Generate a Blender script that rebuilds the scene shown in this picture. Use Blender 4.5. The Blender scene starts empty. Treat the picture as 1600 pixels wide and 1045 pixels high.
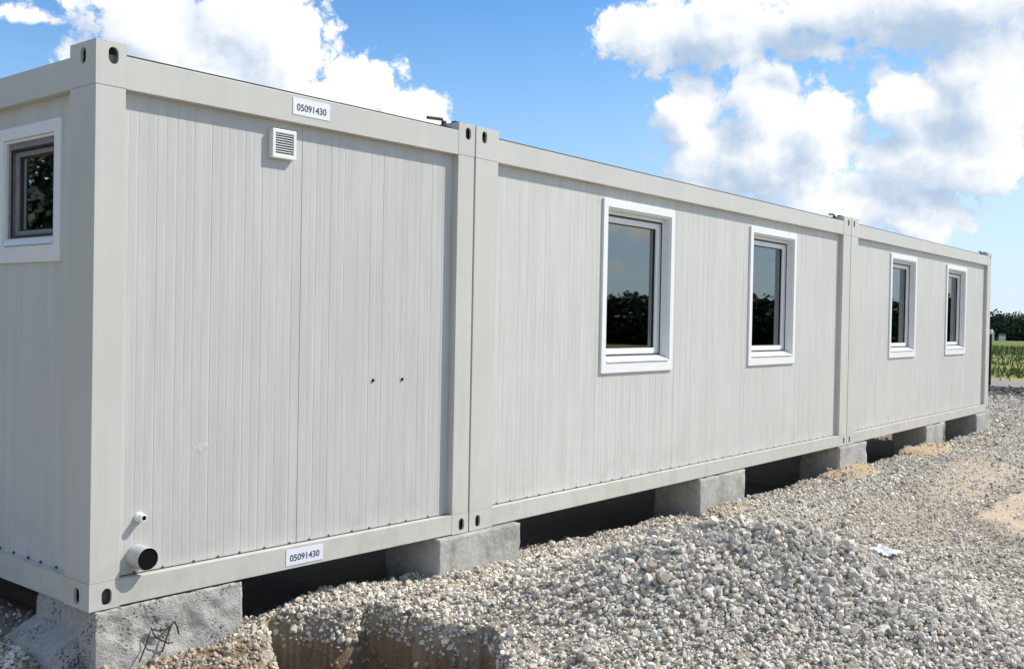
import bpy, bmesh, math, random
import numpy as np
from mathutils import Vector, Matrix, noise as mnoise

random.seed(7)
rng = np.random.default_rng(7)
scene = bpy.context.scene
COL = scene.collection

# ------------------------------------------------------------------ camera
CAM = (-2.4851, -4.3967, 1.3617)
YAW, PITCH, ROLL, FPX = 0.8984, -0.0144, 0.0187, 1622.35
cam_data = bpy.data.cameras.new('camera')
cam = bpy.data.objects.new('camera', cam_data)
COL.objects.link(cam)
fw = Vector((math.sin(YAW) * math.cos(PITCH), math.cos(YAW) * math.cos(PITCH), math.sin(PITCH)))
rt = Vector((math.cos(YAW), -math.sin(YAW), 0))
up = rt.cross(fw)
r2 = rt * math.cos(ROLL) + up * math.sin(ROLL)
u2 = up * math.cos(ROLL) - rt * math.sin(ROLL)
m = Matrix((r2, u2, -fw)).transposed().to_4x4()
m.translation = Vector(CAM)
cam.matrix_world = m
cam_data.sensor_width = 36.0
cam_data.lens = 36.0 * FPX / 1600.0
cam_data.clip_start = 0.05
cam_data.clip_end = 3000.0
scene.camera = cam

# ------------------------------------------------------------------ sun, sky
SUN_TO = Vector((0.068, -0.047, 0.081)).normalized()      # towards the sun
sun_el = math.asin(SUN_TO.z)
sun_az = math.atan2(SUN_TO.x, SUN_TO.y)                   # from +Y, clockwise seen from above
sl = bpy.data.lights.new('sun', 'SUN')
sl.energy = 4.7
sl.angle = math.radians(0.53)
sl.color = (1.0, 0.94, 0.83)
so = bpy.data.objects.new('sun', sl)
COL.objects.link(so)
so.rotation_euler = SUN_TO.to_track_quat('Z', 'Y').to_euler()
so.location = (10, -10, 20)

world = bpy.data.worlds.new('World')
scene.world = world
world.use_nodes = True
world.cycles.sampling_method = 'MANUAL'
world.cycles.sample_map_resolution = 512
SKY_STRENGTH = 0.105
CLOUDS = [(0.5624, 0.2516, 0.0678, 0.0524, 1), (0.6466, 0.2649, 0.0678, 0.0524, 1), (0.6791, 0.2339, 0.0462, 0.037, 1),
          (0.5412, 0.2141, 0.0555, 0.037, 1), (0.6131, 0.2149, 0.0863, 0.0431, 1), (0.7507, 0.2123, 0.0493, 0.0321, 1),
          (0.7994, 0.198, 0.0321, 0.0222, 1), (0.7121, 0.1958, 0.074, 0.0308, 1), (0.4573, 0.2499, 0.0678, 0.016, 0.40),
          (0.4928, 0.2675, 0.037, 0.0136, 0.40), (1.0334, 0.2662, 0.0616, 0.0382, 0.9), (1.0989, 0.2702, 0.074, 0.0431, 0.95),
          (1.1851, 0.2825, 0.074, 0.0277, 0.9), (1.2885, 0.28, 0.1171, 0.0382, 1), (1.1631, 0.2509, 0.0678, 0.0185, 0.6),
          (1.0649, 0.197, 0.0358, 0.0444, 0.9), (1.1326, 0.2013, 0.0462, 0.0431, 1), (1.1336, 0.158, 0.0932, 0.0500, 1),
          (1.1875, 0.1768, 0.0401, 0.0382, 1), (1.264, 0.1986, 0.0462, 0.0431, 0.95), (1.3212, 0.2113, 0.0524, 0.0586, 1),
          (1.302, 0.1527, 0.0880, 0.0400, 0.95), (1.2434, 0.1578, 0.037, 0.0308, 0.7), (1.0961, 0.1291, 0.0800, 0.0220, 0.75),
          (1.2113, 0.116, 0.0950, 0.0320, 0.9), (1.2742, 0.1033, 0.0520, 0.0280, 0.95), (1.1896, 0.0872, 0.1603, 0.016, 0.4)]


class NT:
    """small helper for writing node trees"""
    def __init__(self, tree):
        self.t = tree

    def n(self, kind, **kw):
        nd = self.t.nodes.new(kind)
        for k, v in kw.items():
            setattr(nd, k, v)
        return nd

    def put(self, sock, v):
        if hasattr(v, 'is_linked') or hasattr(v, 'links'):
            self.t.links.new(v, sock)
        else:
            sock.default_value = v

    def math(self, op, a, b=None, c=None, clamp=False):
        nd = self.n('ShaderNodeMath', operation=op, use_clamp=clamp)
        self.put(nd.inputs[0], a)
        if b is not None:
            self.put(nd.inputs[1], b)
        if c is not None:
            self.put(nd.inputs[2], c)
        return nd.outputs[0]

    def vmath(self, op, a, b=None, out=0):
        nd = self.n('ShaderNodeVectorMath', operation=op)
        self.put(nd.inputs[0], a)
        if b is not None:
            self.put(nd.inputs[1], b)
        return nd.outputs[out]

    def smooth(self, v, lo, hi, a=0.0, b=1.0):
        nd = self.n('ShaderNodeMapRange', interpolation_type='SMOOTHSTEP')
        self.put(nd.inputs['Value'], v)
        for k, x in (('From Min', lo), ('From Max', hi), ('To Min', a), ('To Max', b)):
            nd.inputs[k].default_value = x
        return nd.outputs[0]

    def noise(self, vec, scale, detail=4.0, rough=0.55, dist=0.0, out=0):
        nd = self.n('ShaderNodeTexNoise')
        if vec is not None:
            self.put(nd.inputs['Vector'], vec)
        nd.inputs['Scale'].default_value = scale
        nd.inputs['Detail'].default_value = detail
        nd.inputs['Roughness'].default_value = rough
        nd.inputs['Distortion'].default_value = dist
        return nd.outputs[out]

    def mix(self, f, a, b, mode='MIX'):
        nd = self.n('ShaderNodeMix', data_type='RGBA', blend_type=mode)
        self.put(nd.inputs[0], f)
        self.put(nd.inputs[6], a if not isinstance(a, tuple) else (*a[:3], 1.0))
        self.put(nd.inputs[7], b if not isinstance(b, tuple) else (*b[:3], 1.0))
        return nd.outputs[2]


def build_world():
    # masses: where the cumulus stand
    g = bpy.data.node_groups.new('cloud_masses', 'ShaderNodeTree')
    g.interface.new_socket('P', in_out='INPUT', socket_type='NodeSocketVector')
    g.interface.new_socket('Mass', in_out='OUTPUT', socket_type='NodeSocketFloat')
    q = NT(g)
    gi, go = q.n('NodeGroupInput'), q.n('NodeGroupOutput')
    P = gi.outputs[0]
    cur = None
    wn = q.noise(P, 22.0, 2.0, 0.55, out=1)
    wv = q.vmath('MULTIPLY', q.vmath('SUBTRACT', wn, (0.5, 0.5, 0.5)), (0.036, 0.032, 0.0))
    PW = q.vmath('ADD', P, wv)
    for az, el, rx, ry, w in CLOUDS:
        d = q.vmath('LENGTH', q.vmath('MULTIPLY', q.vmath('SUBTRACT', PW, (az, el, 0.0)), (1 / rx, 1 / ry, 0.0)), out=1)
        f = q.math('SUBTRACT', w, d)
        cur = f if cur is None else q.math('MAXIMUM', cur, f)
    # the same kind of broken cumulus goes on all round, outside the stretch described above
    sep = q.n('ShaderNodeSeparateXYZ')
    q.put(sep.inputs[0], P)
    az, el = sep.outputs[0], sep.outputs[1]
    da = q.math('ABSOLUTE', q.math('SUBTRACT', az, 0.9))
    inwin = q.math('MULTIPLY', q.smooth(da, 0.47, 0.62, 1, 0), q.smooth(el, 0.28, 0.40, 1, 0))
    low = q.noise(q.vmath('MULTIPLY', P, (1.0, 1.9, 1.0)), 3.4, 3.0, 0.5)
    gen = q.math('MULTIPLY_ADD', low, 4.2, -2.3)
    gen = q.math('SUBTRACT', gen, q.math('MULTIPLY', inwin, 3.0))
    cur = q.math('MAXIMUM', cur, gen)
    cur = q.math('ADD', cur, q.math('MULTIPLY_ADD', q.noise(P, 24.0, 1.5, 0.5), 0.9, -0.45))
    q.put(go.inputs[0], cur)

    # billows: the cauliflower relief on them
    h = bpy.data.node_groups.new('cloud_billows', 'ShaderNodeTree')
    h.interface.new_socket('P', in_out='INPUT', socket_type='NodeSocketVector')
    h.interface.new_socket('Billow', in_out='OUTPUT', socket_type='NodeSocketFloat')
    q = NT(h)
    gi, go = q.n('NodeGroupInput'), q.n('NodeGroupOutput')
    P = gi.outputs[0]
    wn = q.noise(P, 60.0, 3.0, 0.6, out=1)
    PW = q.vmath('ADD', P, q.vmath('MULTIPLY', q.vmath('SUBTRACT', wn, (0.5, 0.5, 0.5)), (0.022, 0.022, 0.0)))
    vo = q.n('ShaderNodeTexVoronoi', voronoi_dimensions='2D', feature='F1')
    q.put(vo.inputs['Vector'], PW)
    vo.inputs['Scale'].default_value = 42.0
    vo.inputs['Detail'].default_value = 3.0
    vo.inputs['Roughness'].default_value = 0.55
    vo.inputs['Lacunarity'].default_value = 2.2
    vo.normalize = True
    bil = q.math('MULTIPLY_ADD', vo.outputs['Distance'], -1.35, 0.50)
    fb = q.noise(P, 44.0, 7.0, 0.65, 0.1)
    q.put(go.inputs[0], q.math('ADD', bil, q.math('MULTIPLY_ADD', fb, 0.75, -0.36)))

    w = NT(world.node_tree)
    world.node_tree.nodes.clear()
    out = w.n('ShaderNodeOutputWorld')
    bg = w.n('ShaderNodeBackground')
    w.t.links.new(bg.outputs[0], out.inputs[0])
    tc = w.n('ShaderNodeTexCoord')
    sky = w.n('ShaderNodeTexSky', sky_type='NISHITA')
    sky.sun_disc = False
    sky.sun_elevation = sun_el
    sky.sun_rotation = sun_az
    sky.altitude = 100
    sky.air_density = 1.0
    sky.dust_density = 0.6
    sky.ozone_density = 2.2
    D = w.vmath('NORMALIZE', tc.outputs['Generated'])
    rot = w.n('ShaderNodeVectorRotate', rotation_type='Z_AXIS')
    w.put(rot.inputs['Vector'], D)
    A0 = 1.2
    rot.inputs['Angle'].default_value = A0
    s = w.n('ShaderNodeSeparateXYZ')
    w.put(s.inputs[0], rot.outputs[0])
    az = w.math('ADD', w.math('ARCTAN2', s.outputs[0], s.outputs[1]), A0)
    el = w.math('ARCSINE', s.outputs[2])
    cb = w.n('ShaderNodeCombineXYZ')
    w.put(cb.inputs[0], az)
    w.put(cb.inputs[1], el)

    def ev(tree, off=None):
        nd = w.n('ShaderNodeGroup')
        nd.node_tree = tree
        w.put(nd.inputs[0], cb.outputs[0] if off is None else w.vmath('ADD', cb.outputs[0], off))
        return nd.outputs[0]
    m0, m1 = ev(g), ev(g, (0.026, 0.030, 0.0))
    b0, b1 = ev(h), ev(h, (0.0050, 0.0065, 0.0))
    f0 = w.math('ADD', m0, b0)
    alpha = w.math('MULTIPLY', w.smooth(f0, -0.06, 0.30), w.smooth(el, 0.0, 0.03))
    near = w.smooth(az, 0.75, 1.25)                       # towards the sun's side the masses are seen against the light
    thick = w.smooth(m0, 0.10, 0.85)
    lit = w.math('MULTIPLY_ADD', w.math('SUBTRACT', m0, m1), 1.0, 0.62)
    lit = w.math('ADD', lit, w.math('MULTIPLY', w.math('SUBTRACT', b0, b1), 0.42))
    lit = w.math('SUBTRACT', lit, w.math('MULTIPLY', thick, w.math('MULTIPLY_ADD', near, 0.28, 0.14)))
    lit = w.math('SUBTRACT', lit, w.math('MULTIPLY', w.math('MULTIPLY', near, w.smooth(el, 0.19, 0.27)), 0.30))   # undersides of the nearer clouds
    lit = w.smooth(lit, -0.30, 1.18)
    ccol = w.mix(lit, (4.0, 5.15, 6.7), (9.6, 9.6, 9.6))
    # low haze near the horizon
    hz = w.math('MULTIPLY', w.smooth(el, 0.0, 0.34, 1, 0), 0.75)
    tinted = w.mix(1.0, sky.outputs[0], (0.66, 1.12, 1.48), 'MULTIPLY')
    hazec = w.mix(w.smooth(az, 0.85, 1.4), (4.9, 6.8, 8.9), (7.0, 7.6, 8.9))
    skyc = w.mix(hz, tinted, hazec)
    w.put(bg.inputs['Color'], w.mix(alpha, skyc, ccol))
    bg.inputs['Strength'].default_value = SKY_STRENGTH


build_world()
scene.view_settings.view_transform = 'Standard'
scene.view_settings.look = 'None'
scene.view_settings.gamma = 1.0
scene.view_settings.exposure = 0.16
scene.view_settings.use_curve_mapping = False
scene.render.engine = 'CYCLES'
scene.cycles.max_bounces = 6
scene.cycles.diffuse_bounces = 3
scene.cycles.glossy_bounces = 3

# ------------------------------------------------------------------ helpers
MATS = {}


def material(name, build):
    if name in MATS:
        return MATS[name]
    mt = bpy.data.materials.new(name)
    mt.use_nodes = True
    t = NT(mt.node_tree)
    mt.node_tree.nodes.clear()
    out = t.n('ShaderNodeOutputMaterial')
    b = t.n('ShaderNodeBsdfPrincipled')
    t.t.links.new(b.outputs[0], out.inputs[0])
    build(t, b, out)
    MATS[name] = mt
    return mt


def objco(t):
    return t.n('ShaderNodeTexCoord').outputs['Object']


def bump(t, b, h, strength=0.3, dist=0.01):
    nd = t.n('ShaderNodeBump')
    nd.inputs['Strength'].default_value = strength
    nd.inputs['Distance'].default_value = dist
    t.put(nd.inputs['Height'], h)
    t.t.links.new(nd.outputs[0], b.inputs['Normal'])


def mesh_obj(name, verts, faces, mat, parent=None, smooth=False):
    me = bpy.data.meshes.new(name)
    me.from_pydata([tuple(v) for v in verts], [], faces)
    me.update()
    if smooth:
        me.polygons.foreach_set('use_smooth', [True] * len(me.polygons))
    me.materials.append(mat)
    o = bpy.data.objects.new(name, me)
    COL.objects.link(o)
    o.parent = parent
    return o


def bm_obj(name, bm, mat, parent=None, smooth=False):
    me = bpy.data.meshes.new(name)
    bm.normal_update()
    bm.to_mesh(me)
    bm.free()
    if smooth:
        me.polygons.foreach_set('use_smooth', [True] * len(me.polygons))
    me.materials.append(mat)
    o = bpy.data.objects.new(name, me)
    COL.objects.link(o)
    o.parent = parent
    return o


def bm_box(bm, x0, x1, y0, y1, z0, z1, bev=0.0, seg=1):
    vs = [bm.verts.new(p) for p in ((x0, y0, z0), (x1, y0, z0), (x1, y1, z0), (x0, y1, z0),
                                    (x0, y0, z1), (x1, y0, z1), (x1, y1, z1), (x0, y1, z1))]
    fs = [bm.faces.new([vs[i] for i in f]) for f in ((0, 3, 2, 1), (4, 5, 6, 7), (0, 1, 5, 4), (1, 2, 6, 5), (2, 3, 7, 6), (3, 0, 4, 7))]
    if bev:
        es = list({e for f in fs for e in f.edges})
        bmesh.ops.bevel(bm, geom=es, offset=bev, segments=seg, profile=0.5, affect='EDGES')


def box(name, x0, x1, y0, y1, z0, z1, mat, parent=None, bev=0.0, seg=1):
    bm = bmesh.new()
    bm_box(bm, x0, x1, y0, y1, z0, z1, bev, seg)
    return bm_obj(name, bm, mat, parent)


def empty(name, loc, rz=0.0):
    o = bpy.data.objects.new(name, None)
    o.empty_display_size = 0.2
    o.location = loc
    o.rotation_euler = (0, 0, rz)
    COL.objects.link(o)
    return o


def tag(o, label, cat, group=None, kind=None):
    if label:
        o['label'] = label
    if cat:
        o['category'] = cat
    if group:
        o['group'] = group
    if kind:
        o['kind'] = kind
    return o


# numpy value noise -------------------------------------------------
_perm = np.random.default_rng(3).random((256, 256))


def vnoise(x, y, s=1.0, seed=0):
    x = np.asarray(x, float) * s + 17.3 * seed
    y = np.asarray(y, float) * s + 9.1 * seed
    xi, yi = np.floor(x).astype(int), np.floor(y).astype(int)
    fx, fy = x - xi, y - yi
    fx, fy = fx * fx * (3 - 2 * fx), fy * fy * (3 - 2 * fy)
    a = _perm[xi & 255, yi & 255]
    b = _perm[(xi + 1) & 255, yi & 255]
    c = _perm[xi & 255, (yi + 1) & 255]
    d = _perm[(xi + 1) & 255, (yi + 1) & 255]
    return (a * (1 - fx) + b * fx) * (1 - fy) + (c * (1 - fx) + d * fx) * fy


def fbm(x, y, s=1.0, octv=4, seed=0):
    v, a, t = 0.0, 1.0, 0.0
    for k in range(octv):
        v = v + a * vnoise(x, y, s * 2 ** k, seed + k)
        t += a
        a *= 0.5
    return v / t


def sstep(a, b, v):
    t = np.clip((v - a) / (b - a), 0, 1)
    return t * t * (3 - 2 * t)


# ------------------------------------------------------------------ materials
def paint(name, c1, c2, rough=0.42, streak=0.5):
    def f(t, b, out):
        co = objco(t)
        n1 = t.noise(t.vmath('MULTIPLY', co, (6.0, 6.0, 0.35)), 3.0, 4.0, 0.6)
        n2 = t.noise(co, 1.3, 5.0, 0.6)
        v = t.math('ADD', t.math('MULTIPLY', n1, streak), t.math('MULTIPLY', n2, 1 - streak))
        c = t.mix(t.smooth(v, 0.35, 0.68), c1, c2)
        # dust thrown up near the ground and a few faint drips
        sp = t.n('ShaderNodeSeparateXYZ')
        t.put(sp.inputs[0], co)
        dust = t.math('MULTIPLY', t.smooth(sp.outputs[2], 0.02, 0.55, 1, 0), t.smooth(t.noise(co, 7.0, 5.0, 0.65), 0.40, 0.75))
        c = t.mix(t.math('MULTIPLY', dust, 0.35), c, (0.36, 0.31, 0.25))
        spots = t.smooth(t.noise(co, 60.0, 2.0, 0.5), 0.70, 0.80)
        c = t.mix(t.math('MULTIPLY', spots, 0.12), c, (0.25, 0.22, 0.18))
        t.put(b.inputs['Base Color'], c)
        b.inputs['Roughness'].default_value = rough
        t.put(b.inputs['Roughness'], t.math('MULTIPLY_ADD', n2, 0.22, rough - 0.11))
        b.inputs['Specular IOR Level'].default_value = 0.4
        run = t.math('MULTIPLY', t.smooth(t.noise(t.vmath('MULTIPLY', co, (22.0, 22.0, 0.5)), 2.0, 4.0, 0.6), 0.54, 0.78), t.smooth(t.noise(co, 0.9, 2.0, 0.5), 0.38, 0.65))
        c = t.mix(t.math('MULTIPLY', run, 0.22), c, (0.30, 0.275, 0.23))
        t.put(b.inputs['Base Color'], c)
        bump(t, b, t.noise(t.vmath('MULTIPLY', co, (1.0, 1.0, 0.3)), 4.0, 3.0, 0.5), 0.14, 0.02)
    return material(name, f)


M_FRAME = paint('frame_paint', (0.54, 0.53, 0.48), (0.59, 0.577, 0.528), 0.40, 0.4)
M_PANEL = paint('panel_sheet', (0.55, 0.538, 0.505), (0.615, 0.602, 0.568), 0.40, 0.75)
M_PANEL_VIGNETTE = paint('panel_sheet_vignette', (0.50, 0.492, 0.468), (0.56, 0.552, 0.528), 0.42, 0.78)  # near unit's front sheet darkened, lens vignetting put into its colour


def plain(name, c, rough=0.5, spec=0.5, var=0.08, scale=8.0, metal=0.0):
    def f(t, b, out):
        n = t.noise(objco(t), scale, 4.0, 0.6)
        c2 = tuple(max(0.0, x * (1 - var * 2)) for x in c)
        t.put(b.inputs['Base Color'], t.mix(n, c2, c))
        b.inputs['Roughness'].default_value = rough
        b.inputs['Specular IOR Level'].default_value = spec
        b.inputs['Metallic'].default_value = metal
    return material(name, f)


M_PVC = plain('white_pvc', (0.84, 0.84, 0.83), 0.32, 0.5, 0.02)
M_CASING = plain('white_casing', (0.83, 0.83, 0.82), 0.38, 0.5, 0.03)
M_RUBBER = plain('black_rubber', (0.02, 0.02, 0.022), 0.7)
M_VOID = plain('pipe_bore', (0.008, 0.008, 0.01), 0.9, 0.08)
M_PIPE = plain('grey_pipe', (0.50, 0.50, 0.48), 0.4)
M_STICKER = plain('sticker', (0.80, 0.82, 0.88), 0.35, 0.5, 0.02)
M_INK = plain('ink', (0.055, 0.06, 0.09), 0.6)
M_SCREW = plain('screw_metal', (0.12, 0.11, 0.10), 0.5, 0.5, 0.2, 30, 0.6)
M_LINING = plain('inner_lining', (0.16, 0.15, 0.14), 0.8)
M_FILM = plain('film_edge', (0.36, 0.33, 0.36), 0.6, 0.4, 0.35, 45)
M_UNDER = plain('underfloor', (0.10, 0.10, 0.10), 0.8)


def glass_build(t, b, out):
    fr = t.n('ShaderNodeFresnel')
    fr.inputs['IOR'].default_value = 2.8
    gl = t.n('ShaderNodeBsdfGlossy')
    gl.inputs['Roughness'].default_value = 0.015
    gl.inputs['Color'].default_value = (0.93, 1.0, 0.99, 1)
    tr = t.n('ShaderNodeBsdfTransparent')
    tr.inputs['Color'].default_value = (0.26, 0.30, 0.30, 1)
    mx = t.n('ShaderNodeMixShader')
    t.put(mx.inputs[0], fr.outputs[0])
    t.t.links.new(tr.outputs[0], mx.inputs[1])
    t.t.links.new(gl.outputs[0], mx.inputs[2])
    t.t.links.new(mx.outputs[0], out.inputs[0])
    nz = t.n('ShaderNodeBump')
    nz.inputs['Strength'].default_value = 0.03
    nz.inputs['Distance'].default_value = 0.01
    t.put(nz.inputs['Height'], t.noise(objco(t), 2.2, 1.0, 0.4))
    t.t.links.new(nz.outputs[0], gl.inputs['Normal'])


M_GLASS = material('window_glass', glass_build)


def concrete_build(t, b, out, rough=1.0):
    co = objco(t)
    n1 = t.noise(co, 2.2, 5.0, 0.6)
    n2 = t.noise(co, 26.0, 6.0, 0.7)
    n3 = t.noise(co, 95.0, 3.0, 0.6)
    c = t.mix(t.smooth(n1, 0.30, 0.70), *(((0.36, 0.35, 0.32), (0.46, 0.45, 0.42)) if rough > 0.5 else ((0.24, 0.235, 0.22), (0.44, 0.43, 0.40))))
    c = t.mix(t.math('MULTIPLY', t.smooth(n2, 0.42, 0.70), 0.55), c, (0.57, 0.555, 0.52))
    c = t.mix(t.math('MULTIPLY', t.smooth(n3, 0.50, 0.66), 0.30 * rough), c, (0.22, 0.21, 0.19))
    # honeycombed patches where the mix did not fill the mould
    patch = t.smooth(t.noise(co, 5.0, 4.0, 0.6), 0.68 - 0.20 * rough, 0.80 - 0.20 * rough)
    vo = t.n('ShaderNodeTexVoronoi', feature='F1')
    t.put(vo.inputs['Vector'], t.vmath('ADD', co, t.vmath('MULTIPLY', t.noise(co, 40.0, 2.0, 0.5, out=1), (0.03, 0.03, 0.03))))
    vo.inputs['Scale'].default_value = 62.0
    hole = t.math('MULTIPLY', patch, t.smooth(vo.outputs['Distance'], 0.22, 0.42, 1, 0))
    c = t.mix(t.math('MULTIPLY', hole, 0.75), c, (0.12, 0.11, 0.085))
    moss = t.math('MULTIPLY', t.smooth(t.noise(co, 4.2, 5.0, 0.65), 0.56, 0.70), 0.40)
    c = t.mix(moss, c, (0.20, 0.19, 0.12))
    t.put(b.inputs['Base Color'], c)
    b.inputs['Roughness'].default_value = 0.92
    b.inputs['Specular IOR Level'].default_value = 0.2
    hgt = t.math('SUBTRACT', t.math('MULTIPLY_ADD', n3, 0.35, n2), t.math('MULTIPLY', hole, 1.1))
    bump(t, b, hgt, 0.35 + 0.65 * rough, 0.012)


M_CONC = material('rough_concrete', concrete_build)
M_CONC2 = material('smooth_concrete', lambda t, b, out: concrete_build(t, b, out, 0.2))


def ground_build(t, b, out):
    at = t.n('ShaderNodeAttribute', attribute_name='soil')
    co = t.n('ShaderNodeTexCoord').outputs['Object']
    n1 = t.noise(co, 9.0, 6.0, 0.65)
    n2 = t.noise(co, 70.0, 4.0, 0.65)
    f = t.math('ADD', t.math('MULTIPLY', n1, 0.75), t.math('MULTIPLY', n2, 0.75))
    c = t.mix(1.0, at.outputs['Color'], t.mix(f, (0.42, 0.41, 0.40), (1.45, 1.45, 1.45)), 'MULTIPLY')
    t.put(b.inputs['Base Color'], c)
    b.inputs['Roughness'].default_value = 0.95
    b.inputs['Specular IOR Level'].default_value = 0.15
    bump(t, b, t.math('ADD', t.math('MULTIPLY', n1, 0.6), n2), 0.7, 0.02)


M_GROUND = material('ground_soil', ground_build)


def stone_build(t, b, out):
    at = t.n('ShaderNodeAttribute', attribute_name='tint', attribute_type='INSTANCER')
    co = objco(t)
    n = t.noise(co, 1.6, 4.0, 0.6)
    c = t.mix(1.0, at.outputs['Color'], t.mix(n, (0.72, 0.71, 0.70), (1.22, 1.22, 1.22)), 'MULTIPLY')
    t.put(b.inputs['Base Color'], c)
    b.inputs['Roughness'].default_value = 0.85
    b.inputs['Specular IOR Level'].default_value = 0.25
    bump(t, b, n, 0.25, 0.1)


M_STONE = material('crushed_stone', stone_build)


def leaf_mat(name, c1, c2, scale=0.35):
    def f(t, b, out):
        n = t.noise(objco(t), scale, 3.0, 0.6)
        t.put(b.inputs['Base Color'], t.mix(t.smooth(n, 0.3, 0.7), c1, c2))
        b.inputs['Roughness'].default_value = 0.7
        b.inputs['Specular IOR Level'].default_value = 0.2
    return material(name, f)


M_WOOD = leaf_mat('wood_leaves', (0.022, 0.042, 0.022), (0.05, 0.085, 0.035), 0.06)
M_GRASS = leaf_mat('meadow_grass', (0.06, 0.105, 0.02), (0.13, 0.165, 0.045), 0.25)
M_ASPH = plain('pale_asphalt', (0.30, 0.29, 0.28), 0.9, 0.2, 0.15, 3.0)
M_POST = plain('weathered_post', (0.035, 0.03, 0.028), 0.85, 0.2, 0.2, 20)
M_WHITEWASH = plain('white_render', (0.78, 0.78, 0.76), 0.8, 0.3, 0.05)
M_ROOFTILE = plain('dull_roof', (0.22, 0.19, 0.18), 0.8, 0.3, 0.15)
M_SCRAP = plain('white_plastic', (0.82, 0.82, 0.84), 0.35, 0.5, 0.06, 14)
M_WIRE = plain('rusty_wire', (0.05, 0.035, 0.028), 0.75, 0.3, 0.3, 40)

# ------------------------------------------------------------------ layout of the row
UNITS = [dict(L=2.5386, D=6.60, a=-0.0251), dict(L=6.6435, D=2.44, a=0.0075), dict(L=6.5702, D=2.44, a=0.0176)]
GAP = 0.016
_p = np.zeros(2)
for U in UNITS:
    U['o'] = _p.copy()
    d = np.array([math.cos(U['a']), math.sin(U['a'])])
    _p = _p + (U['L'] + GAP) * d


def u2w(i, u, v, z=0.0):
    U = UNITS[i]
    c, s = math.cos(U['a']), math.sin(U['a'])
    return (U['o'][0] + c * u - s * v, U['o'][1] + s * u + c * v, z)


# ------------------------------------------------------------------ ground
def pit_mask(x, y):
    """1 inside the open trench in front of the near unit, 0 outside"""
    w = 0.085 * (fbm(x, y, 4.0, 2, 5) - 0.5) * 2 + 0.045 * (fbm(x, y, 13.0, 2, 6) - 0.5) * 2
    right = 1.64 + 0.04 * np.sin(y * 3.1) - 0.95 * np.clip(-1.05 - y, 0, 1.5) - x + w
    far = (0.06 - 0.5 * (x - 1.0) - y) * 0.89 + w
    left = (x - 0.93) * 0.8 - (y - 0.02) * 0.6 + w
    return sstep(0.0, 0.10, right) * sstep(0.0, 0.11, far) * sstep(0.0, 0.20, left) * sstep(0.0, 0.3, y + 2.3)


def sand_mask(x, y):
    def e(cx, cy, rx, ry):
        d = np.sqrt(((x - cx) / rx) ** 2 + ((y - cy) / ry) ** 2) + 0.55 * (fbm(x, y, 3.5, 3, 11) - 0.5)
        return sstep(1.05, 0.75, d)
    a = e(8.95, -0.12, 0.62, 0.30)
    b = e(11.75, -0.14, 0.75, 0.30)
    c = e(1.95, -0.26, 0.34, 0.12)
    g = e(5.95, -0.16, 0.5, 0.14)
    return np.maximum.reduce([a, b, 0.45 * c, 0.5 * g])


def pad_mask(x, y):
    d = np.sqrt(((x - 8.3) / 1.95) ** 2 + ((y + 2.35) / 0.50) ** 2) + 0.5 * (fbm(x, y, 2.5, 3, 21) - 0.5)
    return sstep(1.05, 0.85, d)


def dust_mask(x, y):
    m_ = sstep(4.5, 7.5, x) * sstep(-0.9, -1.7, y - 0.05 * (x - 6)) * sstep(24, 18, x)
    return m_ * sstep(0.36, 0.58, fbm(x * 0.45, y * 1.5, 1.2, 4, 93))


def soil_mask(x, y):
    d = np.sqrt(((x - 0.05) / 0.85) ** 2 + ((y + 0.22) / 0.52) ** 2) + 0.7 * (fbm(x, y, 5.0, 3, 31) - 0.5)
    return sstep(1.15, 0.75, d)


def heap_mask(x, y):
    a = (x - 3.02) * 0.62 - (y + 1.78) * 0.78
    b = (x - 3.02) * 0.78 + (y + 1.78) * 0.62
    b = b + 0.18 * (fbm(x, y, 1.3, 2, 33) - 0.5)
    return np.exp(-np.abs(a / 1.12) ** 2.2 - np.where(b < 0, b / 0.74, b / 0.66) ** 2)


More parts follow.
